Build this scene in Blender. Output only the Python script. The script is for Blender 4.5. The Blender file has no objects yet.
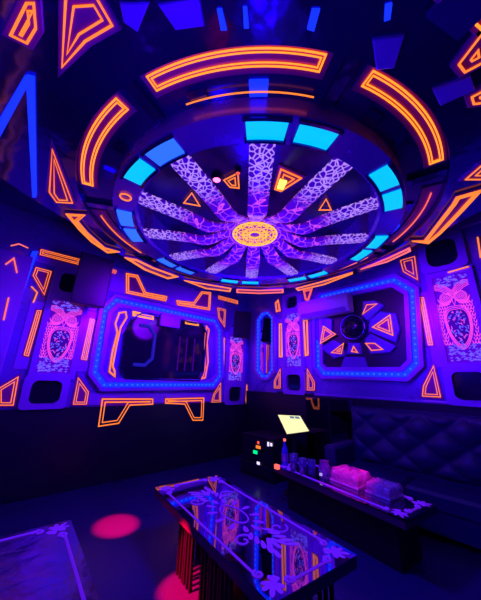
import bpy, bmesh, math, random
from mathutils import Vector, Matrix, Quaternion
random.seed(7)
S = bpy.context.scene
COL = S.collection
PI = math.pi

# ------------------------------------------------------------ camera
FPX, PITCH, ROLL, AZ = 266.0, math.radians(17.0), math.radians(1.8), math.radians(48.0)
F0 = Vector((math.cos(AZ), math.sin(AZ), 0)); R0 = Vector((math.sin(AZ), -math.cos(AZ), 0)); Z = Vector((0, 0, 1))
FW = F0*math.cos(PITCH) + Z*math.sin(PITCH); U0 = -F0*math.sin(PITCH) + Z*math.cos(PITCH)
RT = R0*math.cos(ROLL) + U0*math.sin(ROLL); UP = -R0*math.sin(ROLL) + U0*math.cos(ROLL)
EYE = Vector((0, 0, 1.5))
cd = bpy.data.cameras.new('camera'); cam = bpy.data.objects.new('camera', cd); COL.objects.link(cam)
cd.sensor_fit = 'HORIZONTAL'; cd.sensor_width = 36.0; cd.lens = FPX/481*36.0; cd.clip_start = 0.02
m = Matrix((RT, UP, -FW)).transposed().to_4x4(); m.translation = EYE
cam.matrix_world = m
S.camera = cam

# ------------------------------------------------------------ world, exposure
S.view_settings.view_transform = 'Standard'; S.view_settings.look = 'None'
S.view_settings.gamma = 1.0; S.view_settings.use_curve_mapping = False
S.view_settings.exposure = 0.0
w = bpy.data.worlds.new('world'); S.world = w; w.use_nodes = True
w.node_tree.nodes['Background'].inputs[0].default_value = (0.06, 0.0, 0.5, 1)
w.node_tree.nodes['Background'].inputs[1].default_value = 0.02

# room, all heights above the floor
XW, YW = 4.5, 4.7            # right wall, left wall
CX = CY = 1.83               # centre of the ceiling ring
ZR, ZC, ZS, ZI, ZT = 3.0, 3.13, 3.07, 3.36, 3.82   # light ring, channel, soffit, recess, upper ceiling

def lamp(name, kind, loc, color, energy, size=0.08, target=None, angle=None, blend=0.3):
    d = bpy.data.lights.new(name, kind); o = bpy.data.objects.new(name, d); COL.objects.link(o)
    o.location = loc; d.color = color; d.energy = energy
    if kind == 'AREA': d.size = size
    else: d.shadow_soft_size = size
    if kind == 'SPOT': d.spot_size = angle; d.spot_blend = blend
    if target is not None:
        o.rotation_euler = (Vector(target)-Vector(loc)).to_track_quat('-Z', 'Y').to_euler()
    return o
BLUE, VIOLET, RED = (0.03, 0.0, 1.0), (0.17, 0.0, 1.0), (1.0, 0.0, 0.03)
# unseen violet and blue fill lamps, added to brighten walls, floor and ceiling
for loc, tgt, col, en in (((1.4, 2.9, 2.7), (.9, 4.7, 2.15), VIOLET, 170), ((2.6, 3.0, 2.7), (3.0, 4.7, 2.15), VIOLET, 170),
                          ((3.0, 2.7, 2.8), (4.5, 3.1, 2.4), VIOLET, 150), ((2.9, 1.3, 2.8), (4.5, .9, 2.5), VIOLET, 170)):
    lamp('violet_fill_light', 'SPOT', loc, col, en, .3, tgt, math.radians(84), .6)
lamp('blue_fill_light', 'POINT', (1.9, 1.9, 2.2), BLUE, 95, .15)
lamp('blue_fill_light', 'POINT', (0.2, 0.9, 2.2), BLUE, 26, .1)
lamp('violet_fill_light', 'POINT', (1.83, 1.83, 3.2), VIOLET, 1.5, .05)
# red beams: the recess spotlight, then two added lamps without fixtures
lamp('red_beam_light', 'SPOT', (1.20, 1.70, 3.2), RED, 12000, .01, (1.36, 3.36, 0), math.radians(8.2), .7)
lamp('red_beam_light', 'SPOT', (-0.25, 2.3, 2.3), RED, 7500, .01, (1.49, 2.12, 0.0), math.radians(9.5), .6)
lamp('red_beam_light', 'SPOT', (2.6, 1.5, 3.2), (1.0, 0.0, 0.25), 330, .01, (3.2, 1.7, 0.5), math.radians(16), .8)

# ------------------------------------------------------------ materials
def mat(name, col, rough=0.4, metal=0.0, em=None, es=0.0, spec=0.5, coat=0.0):
    m = bpy.data.materials.new(name); m.use_nodes = True
    b = m.node_tree.nodes['Principled BSDF']
    b.inputs['Base Color'].default_value = (*col, 1); b.inputs['Roughness'].default_value = rough
    b.inputs['Metallic'].default_value = metal; b.inputs['Specular IOR Level'].default_value = spec
    b.inputs['Coat Weight'].default_value = coat
    if em: b.inputs['Emission Color'].default_value = (*em, 1); b.inputs['Emission Strength'].default_value = es
    return m
def noisy(m, scale, amount, rough_lo, rough_hi):
    """small procedural variation of gloss and a faint bump"""
    nt = m.node_tree; b = nt.nodes['Principled BSDF']
    tc = nt.nodes.new('ShaderNodeTexCoord'); n = nt.nodes.new('ShaderNodeTexNoise'); n.inputs['Scale'].default_value = scale
    r = nt.nodes.new('ShaderNodeMapRange'); r.inputs['To Min'].default_value = rough_lo; r.inputs['To Max'].default_value = rough_hi
    bp = nt.nodes.new('ShaderNodeBump'); bp.inputs['Strength'].default_value = amount; bp.inputs['Distance'].default_value = 0.02
    nt.links.new(tc.outputs['Object'], n.inputs['Vector']); nt.links.new(n.outputs['Fac'], r.inputs['Value'])
    nt.links.new(r.outputs['Result'], b.inputs['Roughness']); nt.links.new(n.outputs['Fac'], bp.inputs['Height'])
    nt.links.new(bp.outputs['Normal'], b.inputs['Normal'])
    return m
M = {}
M['wall'] = noisy(mat('blue lacquer', (0.22, 0.10, 0.62), 0.3, 0.3), 3, .15, .18, .4)
M['lower'] = noisy(mat('black wainscot', (0.012, 0.008, 0.03), 0.35), 4, .05, .25, .45)
M['floor'] = noisy(mat('polished dark floor', (0.03, 0.012, 0.16), 0.3), 2.5, .05, .22, .38)
M['mirror'] = noisy(mat('dark mirror lacquer', (0.10, 0.06, 0.32), 0.12, 0.9), 6, .2, .06, .2)
M['ceiling'] = noisy(mat('navy gloss ceiling', (0.05, 0.02, 0.22), 0.2, 0.6), 5, .15, .12, .28)
M['violet'] = noisy(mat('violet lacquer moulding', (0.42, 0.14, 0.85), 0.3, 0.3), 5, .15, .3, .45)
M['plate'] = mat('plum backing', (0.45, 0.02, 0.28), 0.3, 0.2)
M['facet'] = mat('violet mirror facet', (0.35, 0.22, 0.95), 0.12, 0.9)
M['ringmetal'] = noisy(mat('purple satin ring', (0.30, 0.08, 0.6), .25, .6), 5, .15, .15, .35)
M['gold'] = mat('golden filigree glow', (0, 0, 0), .5, 0, (1.0, 0.42, 0.03), 1.5)
M['dark'] = mat('black plastic', (0.004, 0.003, 0.012), 0.6)
M['black'] = mat('black gloss', (0.01, 0.005, 0.03), 0.08)
M['orange'] = mat('orange neon', (0, 0, 0), .5, 0, (1.0, 0.20, 0.025), 1.35)
M['amber'] = mat('amber neon', (0, 0, 0), .5, 0, (1.0, 0.25, 0.02), 1.7)
M['pinkneon'] = mat('salmon neon', (0, 0, 0), .5, 0, (0.9, 0.13, 0.10), 1.4)
M['cyan'] = mat('cyan light panel', (0, 0, 0), .5, 0, (0.0, 0.42, 1.0), 1.4)
M['azure'] = mat('azure light panel', (0, 0, 0), .5, 0, (0.02, 0.12, 1.0), 1.5)
M['blueled'] = mat('blue led strip', (0, 0, 0), .5, 0, (0.004, 0.02, 1.0), 1.9)
M['leddot'] = mat('led beads', (0, 0, 0), .5, 0, (0.01, 0.07, 1.0), 2.6)
M['pinkline'] = mat('pink printed line', (0.5, 0.02, 0.3), .5, 0, (0.85, 0.06, 0.55), 1.0)
M['blueline'] = mat('lilac printed line', (0.1, 0.05, 0.6), .5, 0, (0.18, 0.12, 1.0), .95)
M['printback'] = mat('purple print ground', (0.10, 0.0, 0.32), .4, 0, (0.14, 0.0, 0.40), .5)
M['heart'] = mat('dark belly print', (0.03, 0.0, 0.12), .4, 0, (0.05, 0.0, 0.22), .4)
M['blackglass'] = mat('black mirror glass', (0.30, 0.26, 0.40), 0.03, 1.0)
M['dimglass'] = noisy(mat('satin black glass', (0.10, 0.07, 0.22), .25, .9), 9, .4, .12, .35)
M['etch'] = mat('violet etched line', (0.3, 0.05, 0.7), .4, 0, (0.16, 0.01, 0.75), .5)
M['edge'] = mat('table edge', (0.10, 0.01, 0.10), .3)
M['redwood'] = mat('red base panel', (0.7, 0.10, 0.12), .35)
M['leather'] = noisy(mat('black tufted leather', (0.02, 0.008, 0.12), 0.4), 30, .1, .33, .5)
M['white'] = mat('white plastic', (0.6, 0.5, 0.85), .35)
M['glass'] = mat('drinking glass', (0.45, 0.35, 1.0), .05); M['glass'].node_tree.nodes['Principled BSDF'].inputs['Transmission Weight'].default_value = .75
M['film'] = mat('clear wrap', (0.75, 0.3, 0.8), .12); M['film'].node_tree.nodes['Principled BSDF'].inputs['Alpha'].default_value = .42
M['screen'] = mat('lit menu screen', (0, 0, 0), .4, 0, (1.0, 0.95, 0.45), 1.1)
M['screenmark'] = mat('grey screen tile', (0, 0, 0), .4, 0, (0.12, 0.22, 0.35), 1.0)
M['redbulb'] = mat('magenta spotlight glow', (0, 0, 0), .4, 0, (1.0, 0.12, 0.45), 4)
M['yellowbulb'] = mat('yellow lamp glow', (0, 0, 0), .4, 0, (1.0, 0.75, 0.1), 2.2)
M['ledgreen'] = mat('green indicator', (0, 0, 0), .4, 0, (0.0, 0.8, 0.25), 1.5)
M['ledred'] = mat('red indicator', (0, 0, 0), .4, 0, (1.0, 0.08, 0.05), 1.5)
M['ledwhite'] = mat('white indicator', (0, 0, 0), .4, 0, (0.7, 0.6, 1.0), 1.5)
M['label'] = mat('white label', (0.8, 0.8, 0.9), .4, 0, (0.5, 0.6, 0.9), .5)
M['bottle'] = mat('dark blue bottle', (0.10, 0.06, 0.8), .08)
M['pinkcup'] = mat('plum liquid', (0.55, 0.05, 0.5), .15)
M['fan'] = noisy(mat('indigo fan plate', (0.22, 0.07, 0.75), 0.2, .5), 5, .1, .12, .3)

def arm_material():
    m = mat('marbled violet arm', (0.16, 0.03, 0.35), .3); nt = m.node_tree; b = nt.nodes['Principled BSDF']
    L = nt.links.new
    tc = nt.nodes.new('ShaderNodeTexCoord')
    mp = nt.nodes.new('ShaderNodeMapping'); L(tc.outputs['Object'], mp.inputs['Vector'])
    nz = nt.nodes.new('ShaderNodeTexNoise'); nz.inputs['Scale'].default_value = 6; L(mp.outputs[0], nz.inputs['Vector'])
    mx = nt.nodes.new('ShaderNodeMixRGB'); mx.inputs[0].default_value = .12; L(mp.outputs[0], mx.inputs[1]); L(nz.outputs['Color'], mx.inputs[2])
    v1 = nt.nodes.new('ShaderNodeTexVoronoi'); v1.feature = 'DISTANCE_TO_EDGE'; v1.inputs['Scale'].default_value = 13; L(mx.outputs[0], v1.inputs['Vector'])
    v2 = nt.nodes.new('ShaderNodeTexVoronoi'); v2.feature = 'DISTANCE_TO_EDGE'; v2.inputs['Scale'].default_value = 24; L(mp.outputs[0], v2.inputs['Vector'])
    r1 = nt.nodes.new('ShaderNodeMapRange'); r1.inputs['From Min'].default_value = 0; r1.inputs['From Max'].default_value = .055; r1.inputs['To Min'].default_value = 1; r1.inputs['To Max'].default_value = 0; L(v1.outputs['Distance'], r1.inputs['Value'])
    r2 = nt.nodes.new('ShaderNodeMapRange'); r2.inputs['From Min'].default_value = .05; r2.inputs['From Max'].default_value = .13; r2.inputs['To Min'].default_value = 1; r2.inputs['To Max'].default_value = 0; L(v2.outputs['Distance'], r2.inputs['Value'])
    # along the arm: lightning veins near the hub, pale lace print at the outer end
    sep = nt.nodes.new('ShaderNodeSeparateXYZ'); L(tc.outputs['Object'], sep.inputs[0])
    g = nt.nodes.new('ShaderNodeMapRange'); g.inputs['From Min'].default_value = .72; g.inputs['From Max'].default_value = .92; L(sep.outputs['X'], g.inputs['Value'])
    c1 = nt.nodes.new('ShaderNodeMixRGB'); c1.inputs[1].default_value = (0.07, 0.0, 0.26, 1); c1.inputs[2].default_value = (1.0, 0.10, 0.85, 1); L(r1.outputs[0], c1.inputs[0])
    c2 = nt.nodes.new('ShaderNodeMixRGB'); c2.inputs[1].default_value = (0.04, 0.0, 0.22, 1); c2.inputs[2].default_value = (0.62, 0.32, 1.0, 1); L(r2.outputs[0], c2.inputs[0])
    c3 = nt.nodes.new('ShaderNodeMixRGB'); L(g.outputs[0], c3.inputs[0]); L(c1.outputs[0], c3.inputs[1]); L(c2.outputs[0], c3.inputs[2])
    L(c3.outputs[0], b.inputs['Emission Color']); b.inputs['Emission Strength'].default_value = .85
    return m
M['arm'] = arm_material()

# ------------------------------------------------------------ helpers
def new(name, verts, faces, m, parent=None, smooth=False, mats=None, fm=None):
    me = bpy.data.meshes.new(name); me.from_pydata([tuple(v) for v in verts], [], faces); me.update()
    bm = bmesh.new(); bm.from_mesh(me); bmesh.ops.recalc_face_normals(bm, faces=bm.faces); bm.to_mesh(me); bm.free()
    for x in (mats or [m]): me.materials.append(x)
    if fm:
        for p, i in zip(me.polygons, fm): p.material_index = i
    if smooth:
        for p in me.polygons: p.use_smooth = True
    o = bpy.data.objects.new(name, me); COL.objects.link(o)
    if parent:
        o.parent = parent
        o.matrix_parent_inverse = world(parent).inverted()
    return o
def world(o):
    mm = Matrix.LocRotScale(o.location, o.rotation_euler, o.scale)
    return (world(o.parent) @ o.matrix_parent_inverse @ mm) if o.parent else mm
def tag(o, label, cat, group=None, kind=None):
    if label: o['label'] = label
    if cat: o['category'] = cat
    if group: o['group'] = group
    if kind: o['kind'] = kind
    return o
def struct(o): o['kind'] = 'structure'; return o
def empty(name, loc, label, cat, group=None, rz=0):
    o = bpy.data.objects.new(name, None); COL.objects.link(o); o.location = loc; o.rotation_euler = (0, 0, rz)
    o.empty_display_size = .1
    return tag(o, label, cat, group)

class G:
    """gathers shapes into one mesh"""
    def __init__(s): s.v = []; s.f = []; s.m = []
    def add(s, v, f, mi=0):
        n = len(s.v); s.v += [Vector(x) for x in v]; s.f += [tuple(i+n for i in q) for q in f]; s.m += [mi]*len(f)
    def box(s, lo, hi, mi=0, R=None, o=None):
        v = [Vector((x, y, z)) for x in (lo[0], hi[0]) for y in (lo[1], hi[1]) for z in (lo[2], hi[2])]
        if R is not None: v = [R @ p for p in v]
        if o is not None: v = [p+Vector(o) for p in v]
        s.add(v, [(0, 1, 3, 2), (4, 6, 7, 5), (0, 4, 5, 1), (2, 3, 7, 6), (0, 2, 6, 4), (1, 5, 7, 3)], mi)
    def lathe(s, prof, c=(0, 0, 0), n=24, mi=0, a0=0, a1=2*PI, axis=None):
        full = abs(a1-a0-2*PI) < 1e-6; k = n if full else n+1; vs = []
        for i in range(k):
            a = a0+(a1-a0)*i/n
            for r, z in prof:
                p = Vector((r*math.cos(a), r*math.sin(a), z))
                if axis is not None: p = axis @ p
                vs.append(p+Vector(c))
        P = len(prof); fs = []
        for i in range(n):
            j = (i+1) % k
            for q in range(P-1): fs.append((i*P+q, j*P+q, j*P+q+1, i*P+q+1))
        s.add(vs, fs, mi)
    def ring(s, prof, c, n, mi=0, a0=0, a1=2*PI):
        """closed profile swept round an axis, ends capped"""
        s.lathe(prof+[prof[0]], c, n, mi, a0, a1)
        if abs(a1-a0-2*PI) > 1e-6:
            for a in (a0, a1):
                s.add([Vector((r*math.cos(a), r*math.sin(a), z))+Vector(c) for r, z in prof], [tuple(range(len(prof)))], mi)
    def build(s, name, m, parent=None, smooth=False, mats=None): return new(name, s.v, s.f, m, parent, smooth, mats, s.m if mats else None)

# --- planes of the place: (u, v, depth off the surface) -> point, and back from a pixel of the photograph
def ray(p):
    return FW*FPX + RT*(p[0]-240.5) + UP*(300-p[1])
class Pl:
    def __init__(s, o, u, v, n): s.o, s.u, s.v, s.n = map(Vector, (o, u, v, n))
    def __call__(s, u, v, d=0): return s.o+s.u*u+s.v*v+s.n*d
    def px(s, p):
        r = ray(p); t = (s.o-EYE).dot(s.n)/r.dot(s.n); q = EYE+r*t-s.o
        return (q.dot(s.u), q.dot(s.v))
LW = Pl((0, YW, 0), (1, 0, 0), (0, 0, 1), (0, -1, 0))
RW = Pl((XW, 0, 0), (0, 1, 0), (0, 0, 1), (-1, 0, 0))
SO = Pl((0, 0, ZS), (1, 0, 0), (0, 1, 0), (0, 0, -1))
RE = Pl((0, 0, ZI), (1, 0, 0), (0, 1, 0), (0, 0, -1))
SW = Pl((-.42, 0, 0), (0, 1, 0), (0, 0, 1), (1, 0, 0))
CH = Pl((0, 0, ZC), (1, 0, 0), (0, 1, 0), (0, 0, -1))

def area(p): return sum(p[i][0]*p[(i+1) % len(p)][1]-p[(i+1) % len(p)][0]*p[i][1] for i in range(len(p)))/2
def inset(p, d):
    s = 1 if area(p) > 0 else -1; out = []; n = len(p)
    for i in range(n):
        a, b, c = Vector(p[i-1]), Vector(p[i]), Vector(p[(i+1) % n])
        e1 = (b-a).normalized(); e2 = (c-b).normalized()
        n1 = Vector((-e1.y, e1.x))*s; n2 = Vector((-e2.y, e2.x))*s
        k = n1+n2; q = k.length
        k = k/q if q > 1e-5 else n1
        out.append(tuple(b+k*min(d/max(.35, k.dot(n1)), 3*abs(d))))
    return out
def tube(g, pts, nrm, r, closed=False, sides=6, mi=0):
    pts = [Vector(p) for p in pts]; n = len(pts); base = []; nrm = Vector(nrm).normalized()
    for i in range(n):
        if closed: a, b = pts[i-1], pts[(i+1) % n]
        else: a, b = pts[max(i-1, 0)], pts[min(i+1, n-1)]
        d1 = (pts[i]-a); d2 = (b-pts[i])
        t = ((d1.normalized() if d1.length > 1e-6 else Vector())+(d2.normalized() if d2.length > 1e-6 else Vector()))
        t = t.normalized() if t.length > 1e-6 else Vector((1, 0, 0))
        side = t.cross(nrm).normalized()
        ref = (d2 if d2.length > 1e-6 else d1).normalized()
        k = 1/max(.45, abs(t.dot(ref)))
        for q in range(sides):
            an = 2*PI*q/sides
            base.append(pts[i]+side*math.cos(an)*r*k+nrm*math.sin(an)*r)
    fs = []
    for i in range(n if closed else n-1):
        j = (i+1) % n
        for q in range(sides):
            fs.append((i*sides+q, i*sides+(q+1) % sides, j*sides+(q+1) % sides, j*sides+q))
    if not closed: fs += [tuple(range(sides)), tuple((n-1)*sides+q for q in range(sides))]
    g.add(base, fs, mi)
def prism(g, P, poly, d0, d1, mi=0, bevel=0):
    n = len(poly)
    top = inset(poly, bevel) if bevel else poly
    v = [P(u, w_, d0) for u, w_ in poly]+[P(u, w_, d1-bevel) for u, w_ in poly]+[P(u, w_, d1) for u, w_ in top]
    f = [tuple(range(n)), tuple(range(2*n, 3*n))]
    for k in (0, n):
        for i in range(n): f.append((k+i, k+(i+1) % n, k+n+(i+1) % n, k+n+i))
    g.add(v, f, mi)
def frame_prism(g, P, outer, inner, d0, d1, mi=0):
    n = len(outer)
    v = [P(*a, d) for d in (d0, d1) for L_ in (outer, inner) for a in L_]
    f = []
    for i in range(n):
        j = (i+1) % n
        f += [(i, j, n+j, n+i), (2*n+i, 2*n+j, 3*n+j, 3*n+i), (i, j, 2*n+j, 2*n+i), (n+i, n+j, 3*n+j, 3*n+i)]
    g.add(v, f, mi)
def rect(u0, u1, v0, v1): return [(u0, v0), (u1, v0), (u1, v1), (u0, v1)]
def cham(u0, u1, v0, v1, c):
    return [(u0+c, v0), (u1-c, v0), (u1, v0+c), (u1, v1-c), (u1-c, v1), (u0+c, v1), (u0, v1-c), (u0, v0+c)]
def rrect(u0, u1, v0, v1, r, k=5):
    out = []
    for cx, cy, a in ((u1-r, v1-r, 0), (u0+r, v1-r, 90), (u0+r, v0+r, 180), (u1-r, v0+r, 270)):
        for i in range(k+1):
            t = math.radians(a+90*i/k); out.append((cx+r*math.cos(t), cy+r*math.sin(t)))
    return out

def neon(P, poly, label, pix=True, gap=.028, r=.0055, m='orange', plate='plate', d=0.02, group=None, grow=.03, single=False, name='neon_light'):
    """a neon outline: backing plate, outer loop and inner loop of glass tube"""
    uv = [P.px(p) for p in poly] if pix else poly
    cu = sum(a for a, b in uv)/len(uv); cv = sum(b for a, b in uv)/len(uv)
    e = empty(name, P(cu, cv, 0), label, 'neon light', group)
    if plate:
        g = G(); prism(g, P, inset(uv, -grow), -.002, d, bevel=.006); g.build('backing_plate', M[plate], e)
    g = G(); tube(g, [P(u, v, d+r*.8) for u, v in uv], P.n, r, True); g.build('neon_tube', M[m], e)
    if not single:
        g = G(); tube(g, [P(u, v, d+r*.8) for u, v in inset(uv, gap)], P.n, r*.85, True); g.build('neon_tube', M[m], e)
    return e
def neonline(P, pts, label, pix=True, r=.009, m='orange', d=.01, name='neon_light'):
    uv = [P.px(p) for p in pts] if pix else pts
    g = G(); tube(g, [P(u, v, d+r*.5) for u, v in uv], P.n, r)
    return tag(g.build(name, M[m]), label, 'neon light')

# ------------------------------------------------------------ room shell
def slab(name, lo, hi, m): g = G(); g.box(lo, hi); return struct(g.build(name, M[m]))
XB, YB = -1.3, -1.3
slab('floor', (XB-.1, YB-.1, -.1), (XW+.1, YW+.1, 0), 'floor')
slab('ceiling', (XB-.1, YB-.1, ZT), (XW+.1, YW+.1, ZT+.1), 'ceiling')
slab('wall_left', (-.52, YW, 0), (XW+.1, YW+.1, ZT), 'wall')
slab('wall_right', (XW, YB-.1, 0), (XW+.1, YW, ZT), 'wall')
slab('wall_side', (-.52, .75, 0), (-.42, YW, ZT), 'ringmetal')
slab('wall_entry', (XB, .75, 0), (-.52, .85, ZT), 'mirror')
slab('wall_back', (XB, YB-.1, 0), (XW, YB, ZT), 'mirror')
slab('wall_rear', (XB-.1, YB-.1, 0), (XB, .85, ZT), 'mirror')
slab('trim_left', (-.42, YW-.03, 0), (XW, YW, 1.07), 'lower')
slab('trim_right', (XW-.03, YB, 0), (XW, YW-.03, 1.30), 'lower')

# ------------------------------------------------------------ ceiling ring
ring = empty('ceiling_ring', (CX, CY, ZR), 'huge round illuminated ceiling ring with cyan light panels and twelve marbled arms', 'ceiling ring')
C0 = (CX, CY, 0)
g = G(); g.ring([(1.22, ZR), (1.42, ZR), (1.42, ZC+.02), (1.40, ZC+.06), (1.22, ZI+.02), (1.20, ZI), (1.20, ZR+.03)], C0, 128); g.build('light_ring', M['ringmetal'], ring, False)
g = G(); g.ring([(1.40, ZC), (1.72, ZC), (1.72, ZC+.05), (1.40, ZC+.05)], C0, 128); g.build('channel', M['ceiling'], ring)
g = G(); n = 160; vs = []
def rout(a):
    a = math.degrees(a) % 360
    def ss(x): x = max(0, min(1, x)); return x*x*(3-2*x)
    if 130 <= a <= 180: return 1.88+ss((a-130)/50)*.75
    if 180 < a < 270: return 2.63
    if 270 <= a <= 325: return 2.63-ss((a-270)/55)*.75
    return 1.88
prof_n = 6
for i in range(n):
    a = 2*PI*i/n; R = rout(a)
    for r, z in ((1.70, ZC+.01), (1.71, ZS), (R, ZS), (R+.02, ZS+.03), (R+.02, ZS+.10), (1.70, ZS+.14)):
        x, y = CX+r*math.cos(a), CY+r*math.sin(a)
        x = max(x, -.4 if y > .85 else XB+.02); vs.append((x, max(y, YB+.02), z))
fs = [(i*6+q, ((i+1) % n)*6+q, ((i+1) % n)*6+(q+1) % 6, i*6+(q+1) % 6) for i in range(n) for q in range(6)]
new('soffit', vs, fs, M['mirror'], ring)
g = G(); g.lathe([(0.001, ZI), (1.24, ZI), (1.24, ZI+.05), (0.001, ZI+.05)], C0, 96); g.build('recess_ceiling', M['ceiling'], ring)
def arcplate(g, r0, r1, a0, a1, z0, z1, n=8, mi=0):
    g.ring([(r0, z0), (r1, z0), (r1, z1), (r0, z1)], C0, n, mi, math.radians(a0), math.radians(a1))
for k in range(8):
    c = -125.5+45*k
    for s in (-1, 1):
        a = c+s*6.9
        g = G(); arcplate(g, 1.255, 1.39, a-5.4, a+5.4, ZR-.012, ZR+.004)
        lp = g.build('light_panel', M['azure' if (k in (7,) and s == 1) or k in (5, 6) else 'cyan'], ring)
        g = G(); frame = G()
        for (r0, r1, b0, b1) in ((1.235, 1.255, a-6.1, a+6.1), (1.39, 1.41, a-6.1, a+6.1)):
            arcplate(g, r0, r1, b0, b1, ZR-.025, ZR+.002)
        g.build('panel_bezel', M['mirror'], lp)
    if k != 6: continue
    a = math.radians(167); p = Vector((CX+1.32*math.cos(a), CY+1.32*math.sin(a), ZR-.012))
    g = G(); tube(g, [p+Vector((.045*math.cos(t*PI/6), .045*math.sin(t*PI/6), 0)) for t in range(12)], Z, .007, True); g.build('amber_badge', M['orange'], ring)
def arcloop(r0, r1, a0, a1, n=16):
    A = [math.radians(a0+(a1-a0)*i/n) for i in range(n+1)]
    return [(CX+r1*math.cos(a), CY+r1*math.sin(a)) for a in A]+[(CX+r0*math.cos(a), CY+r0*math.sin(a)) for a in reversed(A)]
for k in range(8):
    c = (-139.8, -96.5, -51, -6, 39, 84, 129, -182.3)[k]
    g = G(); arcplate(g, 1.555, 1.70, c-18.2, c+18.2, ZC-.012, ZC+.004, 16); g.build('arc_band', M['plate'], ring)
    if k not in (0, 1, 7):
        g = G(); tube(g, [(CX+1.63*math.cos(math.radians(c-15+2*q)), CY+1.63*math.sin(math.radians(c-15+2*q)), ZC-.02) for q in range(16)], Z, .006); g.build('arc_neon', M['pinkneon' if k in (2, 3) else 'orange'], ring)
    b = arcloop(1.595, 1.675, c-16.8, c+16.8)
    g = G()
    if k in (0, 1, 7): tube(g, [CH(u, v, .02) for u, v in b], Z, .0055, True)
    if k in (0, 1, 7): tube(g, [CH(u, v, .02) for u, v in inset(b, .017)], Z, .0045, True); g.build('arc_neon', M['amber'], ring)
    # mirrored bracket in the gap
    a = math.radians(c+21.7); Rm = Matrix.Rotation(a, 3, 'Z')
    g = G(); g.box((1.44, -.035, ZC-.035), (1.70, .035, ZC), 0, Rm, C0); g.build('bracket', M['mirror'], ring)
    # small bars in the inner channel; the blue glow paints in reflections
    for q in (-11, 3):
        g = G(); arcplate(g, 1.435, 1.52, c+q, c+q+4.2, ZC-.02, ZC+.002, 4); g.build('reflection_bar', M['blueled' if q > 0 and k % 3 != 1 else 'mirror'], ring)
g = G(); tube(g, [(CX+1.47*math.cos(math.radians(a)), CY+1.47*math.sin(math.radians(a)), ZC-.03) for a in range(-152, -121, 2)], Z, .005); g.build('thin_reflection', M['orange'], ring)  # glowing arc paints the outer band's reflection in the ring wall
# arms: a strap that sags towards the hub and rises again to the medallion
def arm_mesh():
    prof = [(1.235, ZR+.03), (1.1, ZR+.015), (.9, ZR-.0), (.7, ZR-.025), (.58, ZR-.05), (.50, ZR-.045), (.42, ZR-.01), (.34, ZR+.03), (.24, ZR+.06)]
    v = []; f = []
    for i, (x, z) in enumerate(prof):
        hw = .088 if x > .5 else .088-(.5-x)*.09
        for y, dz in ((-hw, 0), (-hw*.5, -.012), (hw*.5, -.012), (hw, 0), (hw, .02), (-hw, .02)): v.append((x, y, z+dz))
    for i in range(len(prof)-1):
        for q in range(6): f.append((i*6+q, i*6+(q+1) % 6, (i+1)*6+(q+1) % 6, (i+1)*6+q))
    f += [tuple(range(6)), tuple((len(prof)-1)*6+q for q in range(6))]
    return v, f
v, f = arm_mesh(); arm0 = new('arm', v, f, M['arm'])
arm0.parent = ring
for k in range(12):
    o = arm0 if k == 0 else arm0.copy()
    if k: COL.objects.link(o)
    o.parent = ring; o.matrix_parent_inverse = Matrix.Identity(4)
    o.location = (0, 0, -ZR); o.rotation_euler = (0, 0, math.radians(-133+30*k))
# medallion
ZM = ZR+.05
md = empty('ceiling_medallion', (CX, CY, ZM), 'round gold filigree medallion glowing at the hub of the ceiling arms', 'medallion')
g = G(); g.lathe([(.001, -.0), (.235, 0), (.25, .01), (.25, .06), (.001, .06)], (CX, CY, ZM), 48); g.build('disc', M['plate'], md)
g = G(); cc = Vector((CX, CY, ZM-.008))
def circ(r, n=36, c=cc): return [c+Vector((r*math.cos(2*PI*i/n), r*math.sin(2*PI*i/n), 0)) for i in range(n)]
tube(g, circ(.238), Z, .009, True); tube(g, circ(.20), Z, .005, True); tube(g, circ(.06), Z, .008, True)
for k in range(18):
    a = 2*PI*k/18
    tube(g, circ(.016, 8, cc+Vector((.217*math.cos(a), .217*math.sin(a), 0))), Z, .005, True)
for k in range(12):
    a = 2*PI*k/12
    pts = []
    for i in range(13):
        t = i/12*2*PI; r = .128+.055*math.cos(t); b = a+.2*math.sin(t); pts.append(cc+Vector((r*math.cos(b), r*math.sin(b), 0)))
    tube(g, pts[:-1], Z, .0042, True)
    tube(g, circ(.012, 7, cc+Vector((.13*math.cos(a), .13*math.sin(a), 0))), Z, .004, True)
g.build('filigree', M['gold'], md)
# glowing orange outlines on the recess ceiling, between the arms
neon(RE, [(224, 178), (238, 171), (239, 186), (230, 185)], 'small glowing orange trapezoid outline on the recess ceiling beside the magenta spotlight', gap=.03, plate=None, r=.007)
neon(RE, [(192, 191), (184, 201), (200, 204)], 'small glowing orange triangle outline on the recess ceiling between the two left arms', gap=.03, plate=None, r=.007, single=True)
e = neon(RE, [(281, 167), (301, 176), (281, 189), (275, 187)], 'glowing orange trapezoid outline around a yellow lamp right of the straight-up arm', gap=.04, r=.008)
g = G(); prism(g, RE, [RE.px(p) for p in ((280, 177), (287, 179), (283, 187), (277, 186))], .02, .035); g.build('lamp_glass', M['yellowbulb'], e)
neon(RE, [(319, 208), (331, 208), (326, 197)], 'small glowing orange triangle outline on the recess ceiling between two right-hand arms', gap=.03, plate=None, r=.007, single=True)
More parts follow.
